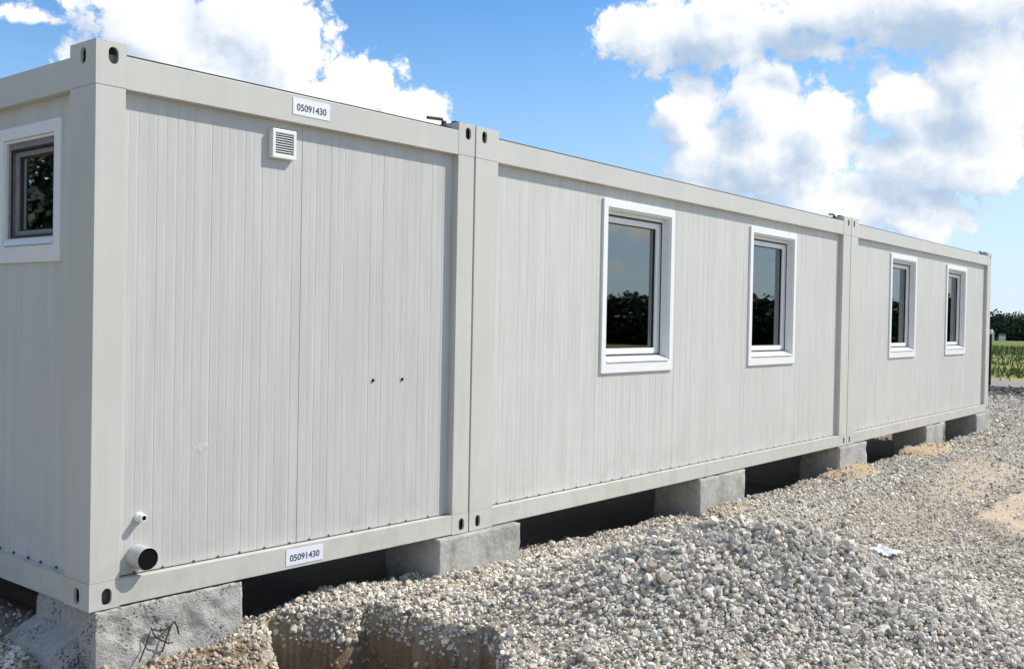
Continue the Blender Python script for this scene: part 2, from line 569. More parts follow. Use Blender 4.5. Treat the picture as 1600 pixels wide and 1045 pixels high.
def height(x, y, fine=True):
    x = np.asarray(x, float)
    y = np.asarray(y, float)
    r = np.hypot(x - 5, y)
    h = -0.275 - 0.02 * sstep(1.5, 4.0, x) + 0.03 * sstep(11, 16, x)
    h = h - 0.10 * sstep(16, 30, x) - 0.05 * sstep(1.0, 5.0, -y)
    h = h - 1.0 * sstep(45, 280, r) + 0.6 * (fbm(x, y, 0.02, 2, 40) - 0.5) * sstep(40, 120, r)
    near = 1 - sstep(18, 40, r)
    h = h + near * (0.10 * (fbm(x, y, 0.55, 3, 1) - 0.5) + 0.035 * (fbm(x, y, 3.2, 3, 2) - 0.5) * 2)
    # the tipped heap in front, and the windrow along the units
    h = h + 0.47 * heap_mask(x, y) * (0.8 + 0.45 * fbm(x, y, 1.6, 3, 3))
    h = h + 0.17 * np.exp(-((y + 0.78 + 0.03 * x) / 0.34) ** 2) * sstep(3.6, 5.0, x) * sstep(16, 9, x) * (0.6 + 0.8 * fbm(x, y, 0.9, 2, 4))
    h = h + 0.07 * sand_mask(x, y) + 0.06 * pad_mask(x, y)
    # bare earth at the near corner lies a little lower
    sm = soil_mask(x, y)
    h = h - 0.02 * sm + 0.05 * (fbm(x, y, 9.0, 3, 91) - 0.5) * sm
    # the bed has been dug out behind the lip of gravel, under the row
    lip = 0.10 - 0.13 * sstep(3.5, 8.0, x) + 0.10 * (fbm(x, y * 0 + 3.0, 1.4, 3, 35) - 0.5)
    h = h - 0.26 * sstep(0.0, 0.30, y - lip) * sstep(0.2, 0.9, x) * sstep(16.2, 15.6, x) * sstep(4.5, 3.2, y)
    h = h + 0.075 * np.exp(-((x - 1.5) / 0.38) ** 2 - ((y - 0.02) / 0.22) ** 2)
    # rubble bank before the lane
    h = h + 0.09 * np.exp(-((x - 27.3) / 1.3) ** 2) * (0.4 + 1.0 * fbm(x, y, 0.8, 3, 6)) * sstep(34, 24, np.abs(y))
    # unseen bank added behind the row to keep light out from beneath it
    h = h + 0.75 * sstep(3.1, 4.3, y) * sstep(2.9, 3.8, x) * sstep(18.5, 17.0, x) * sstep(9, 6.5, y)
    if fine:
        h = h - 0.62 * pit_mask(x, y)
    return h


def graded(segs):
    out = [segs[0][0]]
    for a, b, st in segs:
        n = max(1, int(round((b - a) / st)))
        out += list(np.linspace(a, b, n + 1)[1:])
    return np.array(out)


gx = graded([(-700, -100, 60), (-100, -20, 8), (-20, -4, 1.0), (-4, -0.8, 0.1), (-0.8, 4.6, 0.025), (4.6, 9.5, 0.05), (9.5, 18, 0.12),
             (18, 40, 0.3), (40, 120, 4), (120, 900, 60)])
gy = graded([(-700, -100, 60), (-100, -20, 8), (-20, -5, 1.0), (-5, -3.0, 0.08), (-3.0, 0.5, 0.025), (0.5, 1.5, 0.1), (1.5, 10, 0.35),
             (10, 30, 1.5), (30, 100, 8), (100, 700, 60)])
XX, YY = np.meshgrid(gx, gy)
ZZ = height(XX, YY)
# roughen the cut walls of the trench sideways so that they do not look like a swept curve
pm = pit_mask(XX, YY)
ZZ = ZZ + (0.20 * (fbm(XX, YY, 7.0, 4, 51) - 0.5) + 0.06 * (vnoise(XX, YY, 24.0, 52) - 0.5)) * np.clip(pm * (1 - pm) * 4 + 0.3 * pm, 0, 1)
nx, ny = len(gx), len(gy)
verts = np.stack([XX.ravel(), YY.ravel(), ZZ.ravel()], 1)
idx = np.arange(nx * ny).reshape(ny, nx)
quads = np.stack([idx[:-1, :-1].ravel(), idx[:-1, 1:].ravel(), idx[1:, 1:].ravel(), idx[1:, :-1].ravel()], 1)
me = bpy.data.meshes.new('ground')
me.vertices.add(len(verts))
me.vertices.foreach_set('co', verts.ravel())
me.loops.add(len(quads) * 4)
me.loops.foreach_set('vertex_index', quads.ravel())
me.polygons.add(len(quads))
me.polygons.foreach_set('loop_start', np.arange(len(quads)) * 4)
me.polygons.foreach_set('use_smooth', np.ones(len(quads), bool))
me.update(calc_edges=True)
me.validate()


def lerp(a, b, t):
    return a * (1 - t[..., None]) + np.array(b) * t[..., None]


def soil_colour(x, y):
    c = np.zeros(x.shape + (3,)) + np.array((0.27, 0.23, 0.18))  # base darkened so the gaps between stones look deep in shade
    c = lerp(c, (0.34, 0.29, 0.225), sstep(0.4, 0.6, fbm(x, y, 0.7, 3, 60)))
    soil = np.maximum(soil_mask(x, y), sstep(0.02, 0.3, pit_mask(x, y)))
    c = lerp(c, (0.19, 0.135, 0.08), soil)
    c = lerp(c, (0.42, 0.32, 0.195), sand_mask(x, y))
    c = lerp(c, (0.40, 0.335, 0.26), 0.9 * dust_mask(x, y))
    c = lerp(c, (0.46, 0.37, 0.27), pad_mask(x, y))
    w = 1.5 * (fbm(x, y, 0.4, 3, 61) - 0.5)
    rub = sstep(24.3, 26.0, x + w) * sstep(30.6, 29.6, x)
    c = lerp(c, (0.17, 0.145, 0.115), rub)
    field = np.maximum.reduce([sstep(33.0, 33.8, x), sstep(-12, -14, y + w), sstep(-9, -11, x + w), sstep(12, 14, y + w)])
    field = np.where((x > 29.8) & (x < 33.4), 0.0, field)
    c = lerp(c, (0.13, 0.15, 0.04), field)
    verge = sstep(33.2, 33.8, x) * sstep(40, 36.5, x + w)
    c = lerp(c, (0.30, 0.24, 0.13), verge)
    pale = sstep(0.48, 0.62, fbm(x, y, 0.03, 3, 62)) * field * (1 - verge)
    c = lerp(c, (0.21, 0.21, 0.07), pale)
    return c


cols = np.ones((len(verts), 4), np.float32)
cols[:, :3] = soil_colour(verts[:, 0], verts[:, 1])
ca = me.color_attributes.new('soil', 'FLOAT_COLOR', 'POINT')
ca.data.foreach_set('color', cols.ravel())
me.materials.append(M_GROUND)
ground = bpy.data.objects.new('ground', me)
COL.objects.link(ground)
ground['kind'] = 'structure'

# lane beyond the yard
ys = np.linspace(-90, 120, 85)
rv, rf = [], []
for k, yv in enumerate(ys):
    zc = float(np.max(height(np.array([30.0, 31.5, 33.2]), np.array([yv] * 3)))) + 0.05
    for xv, zz in ((29.95, -0.16), (30.0, 0.0), (31.6, 0.03), (33.2, 0.0), (33.25, -0.16)):
        rv.append((xv, yv, zc + zz))
for k in range(len(ys) - 1):
    for j in range(4):
        rf.append((k * 5 + j, k * 5 + j + 1, k * 5 + 6 + j, k * 5 + 5 + j))
road = mesh_obj('road', rv, rf, M_ASPH)
road['kind'] = 'structure'


# ------------------------------------------------------------------ container units
FR, TOP, RAILT, RAILB, BOT = 0.047, 2.591, 2.537, 2.387, 0.126


def stadium(cx, cz, hw, hh, n=6):
    pts = []
    for k in range(n + 1):
        a = math.pi * k / n
        pts.append((cx + hw * math.cos(a), cz + (hh - hw) + hw * math.sin(a)))
    for k in range(n + 1):
        a = math.pi + math.pi * k / n
        pts.append((cx + hw * math.cos(a), cz - (hh - hw) + hw * math.sin(a)))
    return pts


def holed_face(bm, rect, hole, place, depth):
    """rect = (a0,a1,z0,z1), hole = loop of (a,z); place(a,z,d) -> 3D point, d = inward depth"""
    a0, a1, z0, z1 = rect
    ov = [bm.verts.new(place(a, z, 0)) for a, z in ((a0, z0), (a1, z0), (a1, z1), (a0, z1))]
    hv = [bm.verts.new(place(a, z, 0)) for a, z in hole]
    es = [bm.edges.new((ov[i], ov[(i + 1) % 4])) for i in range(4)]
    es += [bm.edges.new((hv[i], hv[(i + 1) % len(hv)])) for i in range(len(hv))]
    bmesh.ops.triangle_fill(bm, use_beauty=True, edges=es)
    iv = [bm.verts.new(place(a, z, depth)) for a, z in hole]
    for i in range(len(hv)):
        j = (i + 1) % len(hv)
        bm.faces.new((hv[i], hv[j], iv[j], iv[i]))


def casting(parent, x0, x1, y0, y1, z0, z1, front_dir, side_dir, top):
    """hollow corner fitting with slotted holes; front_dir -1/+1 = y side, side_dir -1/+1 = x side"""
    bm = bmesh.new()
    yf = y0 if front_dir < 0 else y1
    xs = x0 if side_dir < 0 else x1
    hz = z1 - 0.062 if top else z0 + 0.056
    # hole sits towards the outer corner
    hx = (x0 + 0.083) if side_dir < 0 else (x1 - 0.083)
    if x1 - x0 < 0.18:
        hx = (x0 + 0.085) if side_dir < 0 else (x1 - 0.062)
    hy = (y0 + 0.115) if front_dir < 0 else (y1 - 0.115)
    if y1 - y0 < 0.18:
        hy = (y0 + 0.075) if front_dir < 0 else (y1 - 0.075)
    holed_face(bm, (x0, x1, z0, z1), stadium(hx, hz, 0.025, 0.039), lambda a, z, d: (a, yf - front_dir * d, z), 0.014)
    holed_face(bm, (y0, y1, z0, z1), stadium(hy, hz, 0.025, 0.039), lambda a, z, d: (xs - side_dir * d, a, z), 0.014)
    V = lambda *p: bm.verts.new(p)
    xo = x1 if side_dir < 0 else x0
    yo = y1 if front_dir < 0 else y0
    bm.faces.new((V(x0, y0, z1), V(x1, y0, z1), V(x1, y1, z1), V(x0, y1, z1)))
    bm.faces.new((V(x0, y0, z0), V(x0, y1, z0), V(x1, y1, z0), V(x1, y0, z0)))
    bm.faces.new((V(x0, yo, z0), V(x0, yo, z1), V(x1, yo, z1), V(x1, yo, z0)))
    bm.faces.new((V(xo, y0, z0), V(xo, y1, z0), V(xo, y1, z1), V(xo, y0, z1)))
    bmesh.ops.remove_doubles(bm, verts=bm.verts, dist=1e-5)
    bmesh.ops.recalc_face_normals(bm, faces=bm.faces)
    return bm_obj('corner_casting', bm, M_FRAME, parent)


def panel(parent, a0, a1, plane, hole=None, z0=0.10, z1=2.42, mat=None, joint=0.006):
    """ribbed sheet between a0 and a1; plane(a, depth, z) -> local point; hole=(h0,h1,hz0,hz1)"""
    br = [(a0, joint), (a0 + 0.003, 0.0)]
    k, a = 0, a0 + 0.05
    while a < a1 - 0.03:
        dp = 0.0011 if k % 2 else 0.0006
        dp *= random.uniform(0.7, 1.3)
        w = random.uniform(0.004, 0.009)
        off = random.uniform(-0.004, 0.004)
        br += [(a + off - w, 0.0), (a + off - w * 0.3, dp), (a + off + w * 0.3, dp), (a + off + w, 0.0)]
        a += 0.05
        k += 1
    br += [(a1 - 0.003, 0.0), (a1, joint)]
    if hole:
        extra = []
        for h in hole[:2]:
            if a0 < h < a1:
                extra.append((h, 0.0))
        br = [b for b in br if all(abs(b[0] - e[0]) > 0.01 for e in extra)] + extra
        br.sort()
    vs, fs = [], []
    for (b0, d0), (b1, d1) in zip(br[:-1], br[1:]):
        mid = 0.5 * (b0 + b1)
        if hole and hole[0] < mid < hole[1]:
            ivs = [(z0, hole[2]), (hole[3], z1)]
        else:
            ivs = [(z0, z1)]
        for za, zb in ivs:
            n = len(vs)
            vs += [plane(b0, d0, za), plane(b1, d1, za), plane(b1, d1, zb), plane(b0, d0, zb)]
            fs.append((n, n + 1, n + 2, n + 3))
    return mesh_obj('wall_panel', vs, fs, mat or M_PANEL, parent)


def ring_prism(bm, o, i, y0, y1, plane):
    """rectangular ring from outer rect o=(a0,a1,z0,z1) to inner rect i, between depths y0 (front) and y1"""
    def loop(r, d):
        return [bm.verts.new(plane(a, d, z)) for a, z in ((r[0], r[2]), (r[1], r[2]), (r[1], r[3]), (r[0], r[3]))]
    of, nf, ob, nb = loop(o, y0), loop(i, y0), loop(o, y1), loop(i, y1)
    for k in range(4):
        j = (k + 1) % 4
        bm.faces.new((of[k], of[j], nf[j], nf[k]))
        bm.faces.new((nf[k], nf[j], nb[j], nb[k]))
        bm.faces.new((of[k], ob[k], ob[j], of[j]))
        bm.faces.new((ob[k], nb[k], nb[j], ob[j]))
    bmesh.ops.recalc_face_normals(bm, faces=bm.faces)


def shrink(r, l, rr=None, b=None, t=None):
    rr = l if rr is None else rr
    b = l if b is None else b
    t = l if t is None else t
    return (r[0] + l, r[1] - rr, r[2] + b, r[3] - t)


def window(parent, r, plane, film=False, deep=0.085, sw=0.052):
    """white casing (the part) > reveal, sash, gasket, pane, sill; r = outer rect in the wall plane, depths from frame face"""
    bm = bmesh.new()
    c_in = shrink(r, 0.062, b=0.085)
    ring_prism(bm, r, c_in, FR - 0.017, FR + 0.03, plane)
    w = bm_obj('window', bm, M_CASING, parent)
    bv = w.modifiers.new('edge', 'BEVEL')
    bv.width, bv.segments, bv.limit_method = 0.004, 2, 'ANGLE'
    bm = bmesh.new()
    f_in = shrink(c_in, 0.020)
    ring_prism(bm, (c_in[0] + 0.0015, c_in[1] - 0.0015, c_in[2] + 0.0015, c_in[3] - 0.0015), shrink(c_in, 0.014), FR - 0.006, FR + deep, plane)
    bm_obj('reveal', bm, M_CASING, w)
    bm = bmesh.new()
    s_out = shrink(c_in, 0.0155)
    s_mid = shrink(s_out, 0.034)
    ring_prism(bm, s_out, s_mid, FR + deep - 0.035, FR + deep + 0.02, plane)
    bm_obj('fixed_frame', bm, M_FILM if film else M_PVC, w)
    bm = bmesh.new()
    ring_prism(bm, shrink(s_mid, -0.006), shrink(s_mid, 0.004), FR + deep - 0.0365, FR + deep - 0.030, plane)
    bm_obj('gasket', bm, M_RUBBER, w)
    s_in = shrink(s_mid, sw)
    bm = bmesh.new()
    ring_prism(bm, shrink(s_mid, 0.005), s_in, FR + deep - 0.020, FR + deep + 0.03, plane)
    sa = bm_obj('sash', bm, M_FILM if film else M_PVC, w)
    bv = sa.modifiers.new('edge', 'BEVEL')
    bv.width, bv.segments, bv.limit_method = 0.005, 2, 'ANGLE'
    bm = bmesh.new()
    ring_prism(bm, shrink(s_in, -0.002), shrink(s_in, 0.007), FR + deep - 0.004, FR + deep + 0.012, plane)
    bm_obj('gasket', bm, M_RUBBER, w)
    g = shrink(s_in, -0.003)
    vs = [plane(a, d, z) for d in (FR + deep + 0.004, FR + deep + 0.010) for a, z in ((g[0], g[2]), (g[1], g[2]), (g[1], g[3]), (g[0], g[3]))]
    mesh_obj('pane', vs, [(0, 1, 2, 3), (7, 6, 5, 4), (0, 4, 5, 1), (1, 5, 6, 2), (2, 6, 7, 3), (3, 7, 4, 0)], M_GLASS, w)
    # sloping sill that closes the foot of the opening
    z0, z1 = c_in[2] - 0.01, c_in[2] + 0.040
    a0, a1 = c_in[0] + 0.0155, c_in[1] - 0.0155
    prof = [(FR - 0.030, z0 + 0.004), (FR - 0.030, z0 + 0.016), (FR + deep - 0.036, z1), (FR + deep - 0.036, z0)]
    prof2 = [(FR - 0.026, z0 + 0.012), (FR + deep - 0.036, z1), (FR + deep - 0.036, z0 + 0.012)]
    vs, fs = [], []
    for a in (a0, a1):
        vs += [plane(a, d, z) for d, z in prof2]
    fs = [(0, 1, 2), (5, 4, 3), (0, 3, 4, 1), (1, 4, 5, 2), (2, 5, 3, 0)]
    mesh_obj('sill', vs, fs, M_CASING, w)
    return c_in


def unit(i, label, panels_front, windows_front, panels_left=None, windows_left=None):
    U = UNITS[i]
    L, D = U['L'], U['D']
    long_front = L > D
    pw = 0.228 if long_front else 0.147          # post size seen on the front
    pd = 0.147 if long_front else 0.235          # post size seen on the side
    root = empty('office_container', (U['o'][0], U['o'][1], 0.0), U['a'])
    tag(root, label, 'container', 'white modular containers standing in a row')
    P = 0.0015
    for sx in (-1, 1):
        for sy in (-1, 1):
            x0, x1 = (0.0, pw) if sx < 0 else (L - pw, L)
            y0, y1 = (0.0, pd) if sy < 0 else (D - pd, D)
            box('corner_post', x0, x1, y0, y1, BOT + 0.0006, RAILB + 0.0022, M_FRAME, root, 0.0018, 2)
            ex0, ex1 = (x0 - P, x1) if sx < 0 else (x0, x1 + P)
            ey0, ey1 = (y0 - P, y1) if sy < 0 else (y0, y1 + P)
            casting(root, ex0, ex1, ey0, ey1, RAILB + 0.003, TOP, sy, sx, True)
            casting(root, ex0, ex1, ey0, ey1, 0.0, BOT, sy, sx, False)
    for (y0, y1) in ((0.0, 0.14), (D - 0.14, D)):
        box('top_rail', pw + 0.0002, L - pw - 0.0002, y0, y1, RAILB, RAILT, M_FRAME, root, 0.0018, 2)
        box('bottom_rail', pw + 0.0002, L - pw - 0.0002, y0, y1, 0.004, BOT - 0.002, M_FRAME, root, 0.0018, 2)
    for (x0, x1) in ((0.0, 0.14), (L - 0.14, L)):
        box('top_rail', x0, x1, pd + 0.0002, D - pd - 0.0002, RAILB, RAILT, M_FRAME, root, 0.0018, 2)
        box('bottom_rail', x0, x1, pd + 0.0002, D - pd - 0.0002, 0.004, BOT - 0.002, M_FRAME, root, 0.0018, 2)
    # roof sheet with its dark upturned seam, floor
    box('roof_sheet', 0.05, L - 0.05, 0.05, D - 0.05, RAILT - 0.04, RAILT + 0.006, M_FRAME, root)
    bm = bmesh.new()
    for (x0, x1, y0, y1) in ((pw + 0.03, L - pw - 0.03, 0.050, 0.058), (0.050, 0.058, pd + 0.03, D - pd - 0.03)):
        bm_box(bm, x0, x1, y0, y1, RAILT - 0.002, RAILT + 0.021)
    bm_obj('roof_seam', bm, M_RUBBER, root)
    box('floor_slab', 0.03, L - 0.03, 0.03, D - 0.03, 0.012, 0.10, M_UNDER, root)
    # inner lining: a closed dark room with openings only at the windows
    front = lambda a, d, z: (a, d, z)
    left = lambda a, d, z: (d, a, z)
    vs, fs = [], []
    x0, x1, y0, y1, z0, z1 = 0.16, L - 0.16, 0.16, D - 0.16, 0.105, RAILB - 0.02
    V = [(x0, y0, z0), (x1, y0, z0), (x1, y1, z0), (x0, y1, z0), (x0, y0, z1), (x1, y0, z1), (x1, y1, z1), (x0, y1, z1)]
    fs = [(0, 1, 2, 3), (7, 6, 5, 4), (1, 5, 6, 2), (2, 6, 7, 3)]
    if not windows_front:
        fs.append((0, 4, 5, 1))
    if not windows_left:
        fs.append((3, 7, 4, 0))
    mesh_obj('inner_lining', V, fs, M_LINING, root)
    for a0, a1 in zip(panels_front[:-1], panels_front[1:]):
        hole = None
        for r in windows_front:
            if r[0] > a0 - 0.05 and r[1] < a1 + 0.05:
                hole = (r[0] + 0.05, r[1] - 0.05, r[2] + 0.05, r[3] - 0.05)
        panel(root, a0, a1, lambda a, d, z: (a, FR + d, z), hole, mat=None if long_front else M_PANEL_VIGNETTE, joint=0.0016 if long_front else 0.003)
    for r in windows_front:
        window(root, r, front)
    if panels_left:
        for a0, a1 in zip(panels_left[:-1], panels_left[1:]):
            hole = None
            for r in windows_left or []:
                if r[0] > a0 - 0.05 and r[1] < a1 + 0.05:
                    hole = (r[0] + 0.05, r[1] - 0.05, r[2] + 0.05, r[3] - 0.05)
            panel(root, a0, a1, lambda a, d, z: (FR + d, a, z), hole)
        for r in windows_left or []:
            window(root, r, left, film=True, deep=0.045, sw=0.030)
    else:
        panel(root, pd - 0.01, D - pd + 0.01, lambda a, d, z: (FR + d, a, z))
    panel(root, pd - 0.01, D - pd + 0.01, lambda a, d, z: (L - FR - d, a, z))
    panel(root, pw - 0.01, L - pw + 0.01, lambda a, d, z: (a, D - FR - d, z))
    # screw heads along the foot of the sheeting: too small to pick apart
    bm = bmesh.new()
    a = pw + 0.10
    while a < L - pw - 0.05:
        bmesh.ops.create_uvsphere(bm, u_segments=6, v_segments=4, radius=0.0065,
                                  matrix=Matrix.Translation((a + random.uniform(-0.01, 0.01), FR - 0.004, BOT + 0.007)) @ Matrix.Scale(0.6, 4, (0, 1, 0)))
        a += random.uniform(0.13, 0.19)
    if panels_left:
        a = pd + 0.05
        while a < 3.0:
            bmesh.ops.create_uvsphere(bm, u_segments=6, v_segments=4, radius=0.0075, matrix=Matrix.Translation((FR - 0.004, a, BOT + 0.007)))
            a += random.uniform(0.10, 0.16)
    sc = bm_obj('screw_heads', bm, M_SCREW, root)
    sc['kind'] = 'stuff'
    # dark sealing strip at the foot of the sheets
    box('sealing_strip', pw + 0.004, L - pw - 0.004, FR - 0.003, FR + 0.02, BOT - 0.003, BOT + 0.003, M_SCREW, root)
    # black lashing lugs on the roof beside the right-hand corner
    bm = bmesh.new()
    bmesh.ops.create_cone(bm, cap_ends=True, segments=10, radius1=0.010, radius2=0.010, depth=0.13,
                          matrix=Matrix.Translation((L - pw - 0.115, 0.10, TOP + 0.014)) @ Matrix.Rotation(math.radians(90), 4, 'Y') @ Matrix.Rotation(math.radians(-4), 4, 'Y'))
    bm_box(bm, L - pw - 0.05, L - pw - 0.015, 0.09, 0.11, RAILT, TOP + 0.012, 0.004)
    bm_box(bm, L - pw + 0.02, L - pw + 0.10, 0.05, 0.09, TOP, TOP + 0.016, 0.004)
    lug = bm_obj('roof_lug', bm, M_RUBBER, root)
    lug['label'] = 'small black lashing lug on the roof edge'
    return root


def text_mesh(s, height_, mat, name, parent, wmax=None):
    cu = bpy.data.curves.new(name, 'FONT')
    cu.body = s
    cu.size = 1.0
    cu.offset = 0.02
    o = bpy.data.objects.new(name + '_curve', cu)
    COL.objects.link(o)
    dg = bpy.context.evaluated_depsgraph_get()
    me2 = bpy.data.meshes.new_from_object(o.evaluated_get(dg))
    bpy.data.objects.remove(o)
    bpy.data.curves.remove(cu)
    n = len(me2.vertices)
    co = np.empty(n * 3)
    me2.vertices.foreach_get('co', co)
    co = co.reshape(-1, 3)
    mn, mx = co.min(0), co.max(0)
    s_ = height_ / (mx[1] - mn[1])
    sx = s_ if wmax is None else wmax / (mx[0] - mn[0])
    co[:, 0] = (co[:, 0] - 0.5 * (mn[0] + mx[0])) * sx
    co[:, 1] = (co[:, 1] - 0.5 * (mn[1] + mx[1])) * s_
    me2.vertices.foreach_set('co', co.ravel())
    me2.materials.clear()
    me2.materials.append(mat)
    t = bpy.data.objects.new(name, me2)
    COL.objects.link(t)
    t.parent = parent
    return t


def sticker(root, x0, x1, z0, z1, tilt=0.0):
    s = box('number_sticker', x0, x1, -0.0025, -0.0006, z0, z1, M_STICKER, root)
    t = text_mesh('05091430', (z1 - z0) * 0.42, M_INK, 'number', s, (x1 - x0) * 0.80)
    t.location = ((x0 + x1) / 2, -0.0032, (z0 + z1) / 2 - 0.004)
    t.rotation_euler = (math.radians(90), tilt, 0)
    return s


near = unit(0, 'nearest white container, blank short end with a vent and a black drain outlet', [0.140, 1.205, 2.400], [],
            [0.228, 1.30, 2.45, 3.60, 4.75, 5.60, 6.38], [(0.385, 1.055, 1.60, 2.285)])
mid = unit(1, 'middle white container of the row with two tall windows, above the gravel heap', [0.222, 1.49, 2.69, 4.05, 5.25, 6.425],
           [(1.55, 2.645, 0.962, 2.297), (4.105, 5.20, 0.962, 2.297)])
far = unit(2, 'farthest white container at the right end of the row, two narrow-looking windows', [0.222, 1.49, 2.69, 4.05, 5.25, 6.352],
           [(1.545, 2.64, 0.962, 2.292), (4.10, 5.195, 0.962, 2.285)])

for uu in (mid, far):
    box('gap_shade', -GAP + 0.001, -0.001, 0.03, 0.06, 0.0, TOP - 0.02, M_RUBBER, uu)  # black strip added so the open gap between units reads as shade
sticker(near, 1.100, 1.352, 2.430, 2.520)
sticker(near, 1.100, 1.352, 0.022, 0.108)

# vent grille
v = box('vent_grille', 0.985, 1.140, 0.038, FR + 0.003, 2.188, 2.340, M_CASING, near, 0.003)
bm = bmesh.new()
ring_prism(bm, (0.985, 1.140, 2.188, 2.340), (1.004, 1.121, 2.208, 2.321), 0.014, 0.0385, lambda a, d, z: (a, d, z))
vf = bm_obj('vent_frame', bm, M_CASING, v)
bv = vf.modifiers.new('edge', 'BEVEL')
bv.width, bv.segments = 0.003, 2
sl_me = None
for k in range(9):
    z = 2.2115 + k * 0.0127
    if sl_me is None:
        bm = bmesh.new()
        vs = [bm.verts.new(p) for p in ((-0.0575, 0.018, -0.003), (0.0575, 0.018, -0.003), (0.0575, 0.034, 0.0055), (-0.0575, 0.034, 0.0055),
                                        (-0.0575, 0.018, -0.0005), (0.0575, 0.018, -0.0005), (0.0575, 0.034, 0.008), (-0.0575, 0.034, 0.008))]
        for f in ((0, 3, 2, 1), (4, 5, 6, 7), (0, 1, 5, 4), (1, 2, 6, 5), (2, 3, 7, 6), (3, 0, 4, 7)):
            bm.faces.new([vs[q] for q in f])
        so_ = bm_obj('slat', bm, M_CASING, v)
        sl_me = so_.data
    else:
        so_ = bpy.data.objects.new('slat', sl_me)
        COL.objects.link(so_)
        so_.parent = v
    so_.location = (1.0625, 0, z)
box('vent_back', 1.003, 1.122, 0.0352, 0.0379, 2.207, 2.322, M_SCREW, v)


def pipe(parent, name, c, r, wall, y0, y1, mat, n=28):
    vs, fs = [], []
    rings = [(r, y1), (r, y0 + 0.003), (r - 0.002, y0), (r - wall, y0), (r - wall, y1 - 0.01)]
    for rr, y in rings:
        vs += [(c[0] + rr * math.cos(2 * math.pi * k / n), y, c[1] + rr * math.sin(2 * math.pi * k / n)) for k in range(n)]
    for q in range(len(rings) - 1):
        for k in range(n):
            j = (k + 1) % n
            fs.append((q * n + k, q * n + j, (q + 1) * n + j, (q + 1) * n + k))
    return mesh_obj(name, vs, fs, mat, parent, True)


def disc(parent, name, c, r, y, mat, n=28):
    vs = [(c[0] + r * math.cos(2 * math.pi * k / n), y + d, c[1] + r * math.sin(2 * math.pi * k / n)) for d in (0, 0.004) for k in range(n)]
    fs = [tuple(range(n)), tuple(range(2 * n - 1, n - 1, -1))] + [(k, (k + 1) % n, n + (k + 1) % n, n + k) for k in range(n)]
    return mesh_obj(name, vs, fs, mat, parent)


dp = pipe(near, 'drain_pipe', (0.258, 0.209), 0.055, 0.0028, -0.055, 0.07, M_PIPE)
dp['label'] = 'short grey drain stub with a black open end'
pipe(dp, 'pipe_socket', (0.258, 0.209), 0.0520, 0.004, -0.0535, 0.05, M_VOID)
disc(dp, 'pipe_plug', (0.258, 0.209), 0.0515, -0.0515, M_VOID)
wp = pipe(near, 'water_pipe', (0.268, 0.392), 0.018, 0.006, 0.0, 0.07, M_PVC, 18)
pipe(wp, 'pipe_collar', (0.268, 0.392), 0.024, 0.006, 0.034, 0.06, M_PVC, 18)
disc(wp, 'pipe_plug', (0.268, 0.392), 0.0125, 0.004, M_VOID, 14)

# two punched holes and a dent patch in the sheeting of the near unit
for (a, z) in ((1.745, 0.992), (1.980, 0.992)):
    vs, fs = [], []
    n = 9
    for k in range(n):
        an = 2 * math.pi * k / n
        rr = 0.008 * (1 + 0.25 * math.sin(3 * an + a * 9))
        vs.append((a + rr * math.cos(an), FR - 0.0012, z + rr * 1.15 * math.sin(an)))
    for k in range(n):
        an = 2 * math.pi * k / n
        vs.append((a + 0.019 * math.cos(an), FR + 0.002, z + 0.019 * math.sin(an)))
    hole = mesh_obj('bolt_head', vs[:n], [tuple(range(n))], M_VOID, near)
    bm = bmesh.new()
    bm.from_mesh(hole.data)
    r_ = bmesh.ops.extrude_face_region(bm, geom=list(bm.faces))
    bmesh.ops.translate(bm, verts=[e for e in r_['geom'] if isinstance(e, bmesh.types.BMVert)], vec=(0, -0.006, 0))
    bm.to_mesh(hole.data)
    bm.free()
bm = bmesh.new()
bmesh.ops.create_grid(bm, x_segments=18, y_segments=18, size=0.068)
for vv in bm.verts:
    rr = math.hypot(vv.co.x, vv.co.y * 1.5) / 0.068 + 0.35 * mnoise.noise(Vector((vv.co.x * 30, vv.co.y * 30, 5)))
    h = 0.0026 * max(0.0, 1 - rr * rr) * (0.6 + 0.8 * mnoise.noise(Vector((vv.co.x * 40, vv.co.y * 40, 1.7)))) - 0.006 * max(0.0, rr - 0.45)
    vv.co = Vector((0.60 + vv.co.x, FR - h, 0.690 + vv.co.y))
dent = bm_obj('dent', bm, plain('scuffed_sheet', (0.56, 0.552, 0.528), 0.5, 0.3, 0.07, 38), near, True)
dent['label'] = 'small dented and scuffed patch in the sheet'


